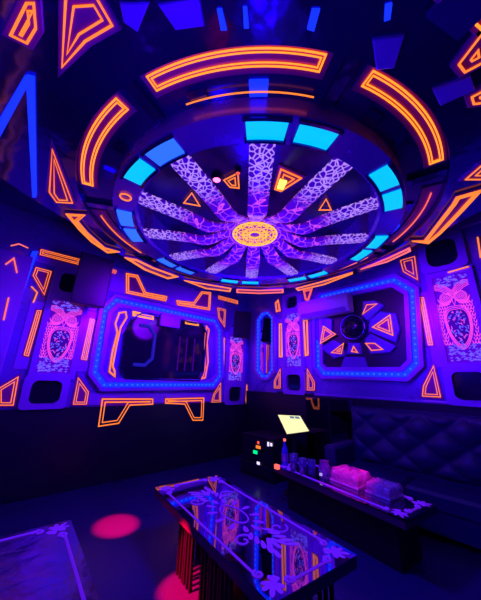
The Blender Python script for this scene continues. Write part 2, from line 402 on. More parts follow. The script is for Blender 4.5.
# spotlight fixtures
def spot(P, px, label, m, r=.035):
    u, v = P.px(px); e = empty('spotlight', P(u, v, 0), label, 'spotlight')
    g = G(); g.lathe([(.001, .0), (r*1.5, 0), (r*1.5, -.03), (r*1.2, -.05), (r*1.05, -.05), (r*1.0, -.03)], P(u, v, 0), 20); g.build('housing', M['dark'], e, True)
    g = G(); g.lathe([(.001, -.062), (r*.6, -.058), (r, -.045), (r, -.03)], P(u, v, 0), 20); g.build('lens', M[m], e, True)
spot(RE, (217, 176), 'magenta glowing spotlight on the recess ceiling near the upper left arm', 'redbulb')
spot(RE, (238, 169), 'tiny red spotlight above the small glowing trapezoid on the recess ceiling', 'ledred', .02)

# outer soffit neon, traced on the soffit
def so(pts):
    out = []
    for p in pts:
        u, v = SO.px(p); d = Vector((u-CX, v-CY)); 
        if d.length < 1.735: d = d.normalized()*1.735
        out.append((max(CX+d.x, -.38), CY+d.y))
    return out
def son(pts, label, **k): return neon(SO, so(pts), label, pix=False, **k)
son([(53, 147), (50, 190), (57, 200), (73, 201)], 'tall thin orange neon triangle on the outer soffit, left of the curved neon bands', gap=.035)
son([(28, 0), (12, 32), (28, 40), (37, 25), (35, 0)], 'orange neon trapezoid at the top left corner of the ceiling', gap=.025, m='orange')
son([(67, -6), (63, 64), (86, 38), (113, 22), (96, -8)], 'large curved orange neon triangle on the soffit at upper left', gap=.03)
son([(67, 212), (85, 213), (78, 219), (88, 231), (105, 246), (119, 250), (108, 251), (92, 240), (80, 228)], 'orange neon hook running along the left rim of the ring', gap=.02, r=.008, grow=.015)
son([(126, 256), (137, 258), (155, 266), (178, 275), (168, 277), (145, 268)], 'orange neon dart on the rim above the left screen frame', gap=.02, r=.010, grow=.012)
son([(185, 279), (208, 283), (231, 287), (230, 290), (206, 287)], 'slim orange neon strip on the far rim left of the medallion line', gap=.012, r=.010, grow=.01)
son([(237, 288), (260, 289), (283, 288), (283, 291), (260, 292), (237, 291)], 'slim orange neon strip on the rim directly above the corner mirror', gap=.012, r=.010, grow=.01, m='pinkneon')
son([(296, 287), (322, 280), (350, 270), (352, 272), (324, 283), (298, 289)], 'slim orange neon strip on the rim above the air conditioner', gap=.012, r=.009, grow=.01)
son([(360, 267), (386, 257), (409, 246), (410, 249), (387, 260)], 'slim orange neon strip on the rim right of the air conditioner', gap=.012, r=.008, grow=.01, m='pinkneon')
son([(413, 239), (424, 239), (452, 202), (456, 195), (480, 188), (462, 208), (440, 231), (428, 241)], 'long orange neon hook on the right rim of the ring', gap=.022, r=.010, grow=.015)
son([(465, 177), (481, 163), (500, 152), (505, 168), (481, 177)], 'orange neon wedge on the soffit cut by the right edge', gap=.04)
son([(437, -12), (452, -16), (490, 20), (486, 30)], 'wide orange neon band crossing the top right corner', gap=.03, m='amber')
son([(486, 24), (458, 61), (464, 69), (490, 55)], 'orange neon wedge pointing down at the upper right edge', gap=.04)
son([(490, 84), (471, 94), (473, 101), (490, 99)], 'tiny orange neon wedge at the right edge below the larger one', gap=.03)
# raised violet plates on the soffit; glowing bars paint in blue reflections
def plate(P, pts, m, label, d=.02, name='ceiling_plate', cat='ceiling plate'):
    g = G(); prism(g, P, [P.px(p) for p in pts], -.002, d, bevel=.005); return tag(g.build(name, M[m]), label, cat)
plate(SO, [(372, 37), (404, 33), (394, 66), (376, 68)], 'violet', 'violet glossy plate on the soffit above the right curved neon band')
plate(SO, [(120, 0), (150, 0), (138, 30), (124, 20)], 'violet', 'violet glossy plate beside the large curved neon triangle')
plate(SO, [(432, 88), (470, 74), (475, 88), (440, 104)], 'violet', 'violet glossy plate between the right neon wedges')
plate(SO, [(158, 2), (200, -6), (205, 24), (176, 28)], 'violet', 'violet glossy plate above the left end of the top band')
def bar(P, pts, label, m='blueled'):
    g = G(); prism(g, P, [P.px(p) for p in pts], -.002, .015, bevel=.003); return tag(g.build('blue_glow_bar', M[m]), label, 'light bar', 'painted blue reflections of the ceiling')
bar(SO, [(217, 8), (222, 8), (227, 29), (221, 29)], 'painted blue reflection bar on the soffit above the top band, left of a pair')
bar(SO, [(243, 6), (247, 6), (249, 27), (244, 27)], 'painted blue reflection bar on the soffit above the top band, right of a pair')
bar(SO, [(385, 4), (392, 2), (390, 18), (384, 20)], 'short painted blue reflection bar at the top, left of the wide neon corner band')
bar(SO, [(312, 8), (320, 8), (314, 30), (307, 28)], 'painted blue reflection bar on the soffit right of the top band')
rf = random.Random(11)
for i, (a, ra, wa, wt) in enumerate([(214, 2.1, .3, .12), (222, 2.32, .2, .16), (232, 2.08, .26, .10), (241, 2.3, .22, .14), (250, 2.05, .22, .12), (262, 2.25, .3, .12), (268, 2.02, .16, .1), (180, 2.3, .2, .12)]):
    a_ = math.radians(a); c_ = Vector((CX+ra*math.cos(a_), CY+ra*math.sin(a_), ZS-.035))
    R_ = Matrix.Rotation(a_, 3, 'Z') @ Matrix.Rotation(rf.uniform(-.16, .16), 3, 'X') @ Matrix.Rotation(rf.uniform(-.14, .14), 3, 'Y')
    g = G(); g.box((-wt/1.2, -wa/2, -.012), (wt/1.2, wa/2, .012), 0, R_, c_)
    g.box((-.02, -.02, .01), (.02, .02, .034), 0, R_, c_)
    tag(g.build('mirror_facet', M['facet']), 'tilted violet mirror facet on the near part of the outer soffit', 'mirror facet', 'tilted mirror facets of the soffit')
# blue edge light along the side wall
g = G(); prism(g, SO, [SO.px(p) for p in ((27, 74), (35, 76), (37, 195), (33, 195))], 0, .03, bevel=.004); tag(g.build('blue_glow_bar', M['blueled']), 'long blue light bar running down the ceiling edge at upper left', 'light bar')
g = G(); prism(g, SO, [SO.px(p) for p in ((-6, 128), (25, 75), (32, 77), (-2, 140))], 0, .03, bevel=.004); tag(g.build('blue_glow_bar', M['blueled']), 'slanted blue light bar at the left edge meeting the long bar of the ceiling edge', 'light bar')

# ------------------------------------------------------------ wall panels
def owl_print(P, u0, u1, v0, v1, e):
    """printed board: an owl of pink line work on purple, lilac foliage above, ripples below; one mesh"""
    W, H = u1-u0, v1-v0
    def q(x, y, d=.033): return P(u0+W*(x+1)/2, v0+H*y, d)      # x -1..1, y 0..1
    rnd = random.Random(5); g = G(); prism(g, P, rect(u0, u1, v0, v1), -.002, .03)
    def body(t, k=1.0):                                            # belly outline, pointed below
        x = .74*math.sin(t)*(1-.42*(1-math.cos(t))/2); y = .39+.20*math.cos(t)+(.035*abs(math.sin(t)) if math.cos(t) > 0 else 0)
        return (x*k, .40+(y-.40)*k)
    T = [2*PI*i/36 for i in range(36)]
    g.add([q(*body(t), .032) for t in T], [tuple(range(36))], 1)
    asp = W/H/2*1.0
    def line(mi, pts, closed=False, rr=.0048): tube(g, [q(max(-.98, min(.98, x)), max(.01, min(.99, y))) for x, y in pts], P.n, rr, closed, 4, mi)
    for k in (1.0, 1.1, 1.2): line(2, [body(t, k) for t in T], True)
    for s in (-1, 1):
        for rr in (.34, .26, .16, .07):
            line(2, [(s*.42+rr*math.cos(2*PI*i/12), .735+rr*1.1*asp*math.sin(2*PI*i/12)) for i in range(12)], True)
        for k in range(5): line(2, [(0, .74+.018*k), (s*.30, .785+.022*k), (s*.72, .835+.02*k), (s*.98, .85+.014*k)])
        for k in range(5): line(2, [(s*(.1+.1*k), .705-.004*k), (s*(.3+.1*k), .655-.002*k), (s*(.62+.07*k), .66+.018*k)])
        for j in range(13):                                        # wing feathers
            y = .665-.037*j
            for i in range(4):
                x = s*(.90-.15*i)+(.04 if j % 2 else 0)
                if (abs(x)/.80)**2+((y-.40)/.25)**2 < 1: continue
                line(2, [(x-.075, y+.008), (x-.05, y-.014), (x, y-.022), (x+.05, y-.014), (x+.075, y+.008)])
    line(2, [(-.1, .70), (0, .635), (.1, .70), (0, .74)], True)
    for k in range(70):                                            # leaves on the belly
        t, rr = rnd.uniform(0, 2*PI), math.sqrt(rnd.random())*.85
        x, y = body(t, rr); a = rnd.uniform(0, PI)
        line(3 if k % 3 else 2, [(x-.055*math.cos(a), y-.014*math.sin(a)), (x+.01, y+.004), (x+.055*math.cos(a), y+.014*math.sin(a))])
    for k in range(170):                                           # foliage above, rippling water below
        top = k < 66
        y = rnd.uniform(.87, .985) if top else rnd.uniform(.015, .20)
        x = rnd.uniform(-.92, .80); L_ = rnd.uniform(.08, .22); dy = rnd.uniform(-.014, .014)
        line(3, [(x-L_/2, y), (x, y+dy+.006), (x+L_/2, y+dy)])
    g.build('print_board', None, e, False, [M['printback'], M['heart'], M['pinkline'], M['blueline']])
def owl_panel(P, u0, u1, v0, v1, label):
    e = empty('owl_panel', P((u0+u1)/2, v0, 0), label, 'wall panel')
    g = G(); frame_prism(g, P, rect(u0-.07, u1+.07, v0-.07, v1+.07), rect(u0, u1, v0, v1), -.002, .06); g.build('panel_frame', M['violet'], e)
    owl_print(P, u0, u1, v0, v1, e)
owl_panel(LW, .47, .88, 1.53, 2.58, 'illuminated owl print panel at far left, under the hanging black speaker')
owl_panel(LW, 3.90, 4.33, 1.50, 2.50, 'illuminated owl print panel between the left screen frame and the corner')
owl_panel(RW, 3.12, 3.50, 1.80, 2.91, 'illuminated owl print panel between the corner mirror and the fan frame')
owl_panel(RW, .42, .81, 1.81, 3.01, 'large illuminated owl print panel at the right edge')

def bump(P, poly, m='violet', d=.05, bev=.012, pix=True, label='', name='wall_moulding'):
    uv = [P.px(p) for p in poly] if pix else poly
    g = G(); prism(g, P, uv, -.002, d, bevel=bev); return tag(g.build(name, M[m]), label, 'wall moulding')
def winbox(P, u0, u1, v0, v1, label, r=.08):
    e = empty('wall_niche', P((u0+u1)/2, v0, 0), label, 'wall niche')
    g = G(); o = rrect(u0-.09, u1+.09, v0-.07, v1+.07, r*.6); i = rrect(u0, u1, v0, v1, r)
    frame_prism(g, P, o, i, -.002, .07); g.build('niche_frame', M['violet'], e)
    g = G(); prism(g, P, inset(i, .002), -.002, .012); g.build('niche_glass', M['black'], e)
    g = G(); tube(g, [P(u, v, .055) for u, v in inset(i, -.012)], P.n, .006, True); g.build('niche_rim', M['fan'], e)
winbox(LW, .47, .82, 1.13, 1.43, 'rounded dark niche below the far left owl print')
winbox(LW, 3.93, 4.30, 1.08, 1.38, 'rounded dark niche below the owl print left of the corner')
winbox(LW, .50, .78, 2.72, 3.02, 'rounded dark niche above the far left owl print')
winbox(RW, 3.14, 3.48, 1.36, 1.66, 'rounded dark niche below the owl print right of the corner mirror')
winbox(RW, .46, .80, 1.36, 1.70, 'rounded dark niche below the large right owl print')
winbox(RW, .46, .82, 3.16, 3.58, 'rounded dark niche above the large right owl print', .12)
winbox(RW, 3.16, 3.46, 3.02, 3.28, 'rounded dark niche above the owl print right of the corner mirror')

# screen frame, left wall
fr = empty('screen_frame', LW(2.44, 1.35, 0), 'octagonal blue lit frame around the big screen on the left wall', 'wall frame')
o8 = [(1.36, 1.34), (3.51, 1.37), (3.70, 1.58), (3.62, 2.58), (3.45, 2.80), (1.32, 2.80), (1.15, 2.55), (1.17, 1.55)]
def led_frame(P, o8, e, wd=.09):
    out = inset(o8, -.05); mid = inset(o8, 0); inn = inset(o8, wd); inn2 = inset(o8, wd+.06)
    g = G(); frame_prism(g, P, out, mid, -.002, .09); frame_prism(g, P, inn, inn2, -.002, .08); g.build('moulding', M['violet'], e)
    g = G(); frame_prism(g, P, inset(o8, .008), inset(o8, wd-.008), -.002, .05)
    c = inset(o8, wd/2)
    for i in range(8):
        a, b = Vector(c[i]), Vector(c[(i+1) % 8]); n_ = max(1, int((b-a).length/.085))
        for k in range(n_):
            p = a.lerp(b, k/n_); g.box((-.011, -.011, -.011), (.011, .011, .011), 1, None, P(p.x, p.y, .052))
    g.build('led_strip', None, e, False, [M['blueled'], M['leddot']])
led_frame(LW, o8, fr)
g = G(); prism(g, LW, inset(o8, .13), -.002, .03); g.build('inner_board', M['fan'], fr)
tvp = [(1.80, 2.60), (1.62, 2.45), (1.56, 2.22), (1.58, 1.66), (1.68, 1.50), (3.12, 1.50), (3.20, 1.66), (3.22, 2.45), (3.10, 2.62)]
e = empty('television', LW(2.4, 1.5, .03), 'large dark wall screen inside the blue lit octagonal frame', 'television')
g = G(); frame_prism(g, LW, inset(tvp, -.025), tvp, .028, .085); g.build('bezel', M['mirror'], e)
g = G(); prism(g, LW, inset(tvp, .003), .028, .055); dsp = g.build('display', M['black'], e)
g = G()  # glowing tubes paint blue and violet reflections onto the dark screen
for pts in ([(1.78, 1.72), (1.98, 1.72), (2.10, 1.84), (2.10, 2.26), (1.98, 2.40), (1.80, 2.40)],): tube(g, [LW(u, v, .066) for u, v in pts], LW.n, .03, False)
g.build('screen_reflection', mat('deep blue screen reflection', (0, 0, 0), .5, 0, (0.01, 0.01, 0.5), .8), dsp)
g = G()
for u in (2.62, 2.78, 2.96): tube(g, [LW(u, 1.66, .062), LW(u, 2.30, .062)], LW.n, .014)
g.build('screen_reflection', mat('violet screen reflection', (0, 0, 0), .5, 0, (0.08, 0.0, 0.4), .6), dsp)
g = G(); prism(g, LW, rect(2.14, 2.56, 2.44, 2.67), .06, .13, bevel=.01); tag(g.build('sensor_box', M['violet']), 'small violet box mounted over the top edge of the left screen', 'box')
# neon brackets inside the frame
def br(pts, label, P=LW, **k): return neon(P, pts, label, d=.045, **k)
br([(125, 312), (118, 313), (114, 324), (116, 333), (111, 352), (108, 372), (114, 377), (114, 371), (112, 366), (116, 345), (120, 328), (126, 318)], 'stepped orange neon bracket left of the big screen', gap=.014, r=.007, grow=.012, plate=None)
br([(132, 312), (152, 316), (152, 320), (132, 316)], 'short orange neon bar at the upper left of the big screen', gap=.018, r=.010, grow=.012, m='amber')
br([(184, 321), (197, 323), (197, 326), (184, 324)], 'short orange neon bar at the upper right of the big screen', gap=.018, r=.009, grow=.012, m='amber')
br([(205, 326), (208, 330), (206, 342), (207, 362), (204, 378), (200, 379), (203, 368), (203, 342), (204, 332)], 'thin orange neon bracket right of the big screen', gap=.02, r=.008, plate=None, m='pinkneon')
# neon around the left wall
N = lambda pts, label, P=LW, **k: neon(P, pts, label, **k)
N([(41, 250), (80, 260), (79, 265), (40, 255)], 'long slim orange neon bar high on the far left of the left wall', gap=.025)
N([(98, 265), (116, 271), (115, 274), (98, 268)], 'short orange neon bar high on the wall right of the hanging speaker', gap=.02, m='pinkneon')
N([(36, 268), (51, 272), (44, 295), (33, 276)], 'inverted orange neon triangle above the far left owl print')
N([(37, 311), (41, 311), (28, 356), (24, 355)], 'slanted tall orange neon bar left of the far left owl print', gap=.022)
N([(90, 319), (94, 320), (86, 360), (81, 359)], 'tall orange neon bar right of the far left owl print', gap=.022)
neonline(LW, [(31, 287), (37, 293), (33, 303)], 'small bent orange neon stroke left of the far left owl print', d=.03)
N([(-2, 389), (18, 377), (13, 405), (-2, 405)], 'orange neon triangle low at the left edge')
N([(78, 378), (88, 392), (86, 404), (73, 404)], 'small orange neon triangle low between owl print and screen frame')
N([(126, 274), (137, 276), (145, 293), (166, 297), (165, 301), (126, 293)], 'orange neon boot shape above the left half of the big screen', gap=.035, r=.011)
N([(176, 301), (177, 305), (209, 310), (210, 293), (201, 292), (193, 303)], 'orange neon boot shape above the right half of the big screen', gap=.035, r=.010)
N([(218, 296), (237, 301), (237, 304), (218, 299)], 'short orange neon bar above the gap right of the screen frame', gap=.025)
N([(217, 308), (225, 310), (224, 327), (218, 318)], 'small inverted orange neon triangle right of the screen frame', gap=.035)
N([(221, 338), (224, 338), (223, 370), (220, 370)], 'slim vertical orange neon bar right of the screen frame', gap=.02)
N([(220, 383), (220, 402), (211, 402), (213, 394)], 'small orange neon triangle low right of the screen frame', gap=.035)
N([(102, 399), (152, 399), (152, 404), (129, 405), (118, 423), (98, 426)], 'bold orange neon flag shape under the left of the screen frame', gap=.045, r=.010)
N([(165, 399), (203, 398), (202, 420), (192, 420), (184, 404), (165, 403)], 'bold orange neon flag shape under the right of the screen frame', gap=.045, r=.010)
N([(246, 385), (249, 400), (249, 403), (245, 403)], 'narrow orange neon triangle low in the corner left of the mirror', gap=.03, r=.008)
# corner light and pilasters of the left wall
g = G(); prism(g, LW, [LW.px(p) for p in ((32, 252), (38, 252), (2, 352), (-6, 352))], -.002, .05, bevel=.008); tag(g.build('blue_glow_bar', M['blueled']), 'long blue light bar standing in the left corner of the left wall', 'light bar')
bump(LW, rect(-.41, .12, 1.07, 3.1), 'violet', .16, pix=False, label='dark mirrored pilaster at the left end of the left wall', name='wall_pilaster')
for i, (u0, u1, v0, v1, lb) in enumerate(((.24, .38, 1.62, 2.50, 'violet strip moulding left of the far left owl print'), (.97, 1.09, 1.62, 2.50, 'violet strip moulding right of the far left owl print'), (3.66, 3.78, 1.62, 2.45, 'violet strip moulding right of the screen frame'))):
    pass
bump(LW, rect(.16, 1.12, 3.10, 3.34), 'violet', .018, pix=False, label='violet band moulding high on the left wall at far left')
bump(LW, rect(1.2, 3.72, 2.90, 3.36), 'violet', .018, pix=False, label='violet band moulding above the screen frame')
bump(LW, rect(.93, 1.13, 1.56, 2.52), 'violet', .018, pix=False, label='violet strip moulding right of the far left owl print')
bump(LW, rect(.22, .40, 1.56, 2.52), 'violet', .018, pix=False, label='violet strip moulding left of the far left owl print')
bump(LW, rect(1.0, 3.5, 1.08, 1.26), 'violet', .018, pix=False, label='violet sill moulding under the screen frame')
# frame with the fan, right wall
fr = empty('fan_frame', RW(1.85, 1.6, 0), 'octagonal blue lit frame with a fan of plates on the right wall', 'wall frame')
o8 = [(1.30, 1.61), (2.66, 1.63), (2.80, 1.80), (2.72, 2.98), (2.58, 3.16), (1.30, 3.18), (1.02, 2.95), (1.14, 1.80)]
o8 = [(1.32, 1.62), (2.66, 1.64), (2.79, 1.80), (2.74, 2.98), (2.60, 3.16), (1.28, 3.16), (1.03, 2.90), (1.13, 1.80)]
led_frame(RW, o8, fr)
g = G(); prism(g, RW, inset(o8, .13), -.002, .02); g.build('inner_board', M['lower'], fr)
hu, hv = RW.px((355, 328))
# wedge plates
Wd = [([(334, 320), (334, 337), (321, 345), (316, 335), (318, 318), (325, 316)], [(326, 327), (323, 344), (338, 335)]),
      ([(335, 340), (345, 345), (348, 356), (336, 359), (322, 348)], [(334, 353), (346, 344), (344, 354)]),
      ([(350, 343), (362, 343), (364, 355), (348, 355)], [(356, 347), (354, 352), (360, 353)]),
      ([(366, 340), (372, 334), (398, 347), (392, 353), (372, 355)], [(368, 344), (374, 351), (385, 350), (377, 344)]),
      ([(370, 332), (371, 321), (382, 312), (398, 314), (402, 330), (398, 343)], [(375, 328), (392, 316), (395, 336)]),
      ([(364, 317), (370, 322), (386, 306), (376, 301), (364, 302)], [(365, 315), (369, 306), (379, 305)])]
Wl = ['orange neon triangle on the left plate of the fan', 'orange neon triangle on the lower left plate of the fan', 'tiny orange neon triangle below the fan hub', 'orange neon triangle on the lower right plate of the fan', 'largest orange neon triangle, on the right plate of the fan', 'orange neon triangle on the upper right plate of the fan']
for (pp, tt), lb in zip(Wd, Wl):
    g = G(); prism(g, RW, [RW.px(p) for p in pp], .018, .075, bevel=.015); g.build('fan_plate', M['fan'], fr)
    neon(RW, tt, lb, d=.085, gap=.035, r=.008, grow=.008, plate='plate', single=lb[:7] != 'largest' and 'left plate' not in lb)
g = G(); prism(g, RW, [RW.px(p) for p in ((346, 357), (366, 357), (370, 368), (342, 368))], .018, .06, bevel=.01); g.build('fan_plate', M['fan'], fr)
ax = Matrix(((0, 0, -1), (1, 0, 0), (0, 1, 0)))
g = G(); g.lathe([(.23, .02), (.23, .10), (.21, .12), (.19, .11), (.185, .10)], RW(hu, hv, 0), 32, 0, axis=ax); g.build('hub_ring', M['mirror'], fr, True)
g = G(); g.lathe([(.19, .08), (.17, .13), (.12, .17), (.06, .19), (.001, .195)], RW(hu, hv, 0), 32, 0, axis=ax); g.build('hub_dome', M['black'], fr, True)
# right wall neon
Q = lambda pts, label, **k: neon(RW, pts, label, **k)
Q([(280, 324), (283, 324), (283, 357), (280, 357)], 'slim vertical orange neon bar just right of the corner mirror', gap=.02, m='amber')
Q([(304, 320), (308, 320), (309, 355), (306, 356)], 'slim vertical orange neon bar left of the fan frame', gap=.02, m='amber')
Q([(420, 298), (424, 298), (433, 345), (429, 345)], 'long slim orange neon bar between fan frame and right owl print', gap=.022)
Q([(434, 366), (424, 386), (423, 396), (441, 397)], 'orange neon triangle low between fan frame and right owl print')
Q([(281, 369), (275, 381), (275, 388), (281, 388)], 'small orange neon triangle low right of the corner mirror', gap=.035)
Q([(308, 369), (315, 382), (315, 390), (308, 390)], 'small orange neon triangle low left of the fan frame', gap=.035)
Q([(279, 300), (276, 303), (277, 312), (281, 311)], 'small orange neon hook high right of the corner mirror', gap=.025, r=.008)
Q([(304, 291), (313, 289), (309, 301), (306, 300)], 'small orange neon hook above the air conditioner corner', gap=.025, r=.008, m='pinkneon')
Q([(401, 261), (415, 257), (418, 280), (404, 272)], 'inverted orange neon triangle above the right bar', gap=.04)
neonline(RW, [(400, 247), (418, 243)], 'short orange neon stroke above the inverted triangle', d=.03)
neonline(RW, [(449, 274), (470, 268)], 'thin orange neon stroke over the right owl print', d=.07)
neonline(RW, [(478, 238), (481, 258), (488, 258)], 'orange neon stroke at the right edge beside the rounded niche', d=.03)
bump(RW, rect(.88, 1.0, 1.75, 2.85), 'violet', .015, pix=False, label='violet strip moulding left of the right owl print')
bump(RW, rect(2.90, 3.06, 1.65, 2.85), 'violet', .015, pix=False, label='violet strip moulding left of the fan frame')
bump(RW, rect(3.58, 3.74, 1.65, 2.85), 'violet', .015, pix=False, label='violet strip moulding right of the corner mirror')
bump(RW, rect(-.6, 1.05, 3.66, 3.80), 'violet', .04, pix=False, label='violet band moulding at the top of the right wall')
bump(RW, rect(2.9, 3.75, 1.30, 1.335), 'mirror', .05, pix=False, label='narrow ledge under the neon triangles left of the fan frame')
bump(RW, rect(-.6, 2.86, 1.29, 1.33), 'violet', .05, pix=False, label='narrow ledge along the right wall above the sofa')
# corner mirror
e = empty('corner_mirror', RW(4.07, 1.6, 0), 'tall octagonal mirror with blue led rim in the corner', 'mirror')
om = cham(3.83, 4.31, 1.60, 3.05, .15); im = inset(om, .05)
g = G(); frame_prism(g, RW, inset(om, -.06), inset(om, -.0), -.002, .08); g.build('mirror_frame', M['violet'], e)
g = G(); prism(g, RW, im, -.002, .03); g.build('mirror_glass', mat('blue tinted mirror', (.5, .4, .9), .04, 1.0), e)
g = G(); frame_prism(g, RW, om, im, -.002, .06); c = inset(om, .025)
for i in range(8):
    a, b = Vector(c[i]), Vector(c[(i+1) % 8]); n_ = max(1, int((b-a).length/.08))
    for k in range(n_):
        p = a.lerp(b, k/n_); g.box((-.012, -.012, -.012), (.012, .012, .012), 1, None, RW(p.x, p.y, .061))
g.build('led_rim', None, e, False, [M['blueled'], M['leddot']])

# air conditioner
e = empty('air_conditioner', RW(2.47, 2.66, 0), 'white split air conditioner mounted over the fan frame', 'air conditioner')
g = G()
pr = [(.0, 2.66), (.15, 2.66), (.22, 2.74), (.23, 2.90), (.21, 2.98), (.0, 2.98)]
u0, u1 = 1.97, 2.97
vs = [RW(u, z+.03, d+.09) for u in (u0, u1) for d, z in pr]; n = 6
g.add(vs, [tuple(range(6)), tuple(range(6, 12))]+[(i, (i+1) % 6, 6+(i+1) % 6, 6+i) for i in range(6)]); g.build('housing', M['white'], e)
g = G(); g.add([RW(u, z+.03, d+.09) for u, z, d in ((2.03, 2.675, .165), (2.91, 2.675, .165), (2.91, 2.735, .222), (2.03, 2.735, .222), (2.03, 2.66, .175), (2.91, 2.66, .175), (2.91, 2.73, .235), (2.03, 2.73, .235))], [(0, 1, 2, 3), (4, 5, 6, 7), (0, 1, 5, 4), (2, 3, 7, 6), (0, 3, 7, 4), (1, 2, 6, 5)]); g.build('louver', M['violet'], e)

# hanging speakers
def speaker(c, w_, d_, h_, rz, tilt, label, back):
    e = empty('wall_speaker', c, label, 'speaker')
    R = Matrix.Rotation(rz, 3, 'Z') @ Matrix.Rotation(tilt, 3, 'X')
    g = G(); x, y, z = w_/2, d_/2, h_/2
    v = [(-x, -y, -z), (x, -y, -z), (x*.7, y, -z), (-x*.7, y, -z), (-x, -y, z), (x, -y, z), (x*.7, y, z), (-x*.7, y, z)]
    g.add([R @ Vector(p)+Vector(c) for p in v], [(0, 1, 2, 3), (4, 5, 6, 7), (0, 1, 5, 4), (1, 2, 6, 5), (2, 3, 7, 6), (3, 0, 4, 7)]); g.build('cabinet', M['dark'], e)
    g = G(); g.box((-x*.93, -y-.012, -z*.95), (x*.93, -y-.001, z*.95), 0, R, c); g.build('grille', M['lower'], e)
    g = G(); tube(g, [R @ Vector((0, y*.8, 0))+Vector(c), Vector(back)], Z, .02); g.build('bracket', M['dark'], e)
speaker((.84, 4.30, 2.86), .44, .36, .74, -.05, .12, 'large black speaker hanging on the left wall above the far left owl print', (.84, 4.69, 2.95))
speaker((3.98, 4.38, 2.72), .36, .30, .58, -.45, .12, 'smaller black speaker hanging near the corner over an owl print', (4.0, 4.69, 2.75))

neonline(SW, [(9, 157), (5, 195)], 'short salmon neon stroke on the side wall at the left edge, upper one', m='pinkneon', d=.01)
neonline(SW, [(3, 160), (1, 190)], 'short salmon neon stroke on the side wall touching the left edge', m='pinkneon', d=.01)
for pts, lb in (([(10, 250), (18, 248), (27, 252)], 'small salmon neon bend on the left pilaster, upper one'), ([(5, 268), (13, 262), (16, 276)], 'small salmon neon bend on the left pilaster, middle one'), ([(8, 300), (3, 322)], 'small salmon neon stroke on the left pilaster, lowest one')):
    neonline(LW, pts, lb, m='pinkneon', d=.165)
# ------------------------------------------------------------ side wall pieces at the left
for y, w_, lb in ((1.6, .16, 'nearest mirrored pilaster on the side wall'), (2.35, .16, 'second mirrored pilaster on the side wall'), (3.1, .16, 'third mirrored pilaster on the side wall'), (3.9, .16, 'farthest mirrored pilaster on the side wall')):
    e = empty('side_pilaster', SW(y, 0, 0), lb, 'pilaster')
    g = G(); prism(g, SW, rect(y-w_/2, y+w_/2, 0, 2.95), 0, .05, bevel=.015); g.build('shaft', M['mirror'], e)
    g = G(); prism(g, SW, rect(y-.03, y+.03, 1.5, 2.9), .049, .07, bevel=.008); fc = g.build('facing', M['violet'], e)
    g = G(); tube(g, [SW(y+a, b, .06) for a, b in rect(-.05, .05, 1.6, 2.8)], SW.n, .007, True); g.build('neon_tube', M['orange'], fc)

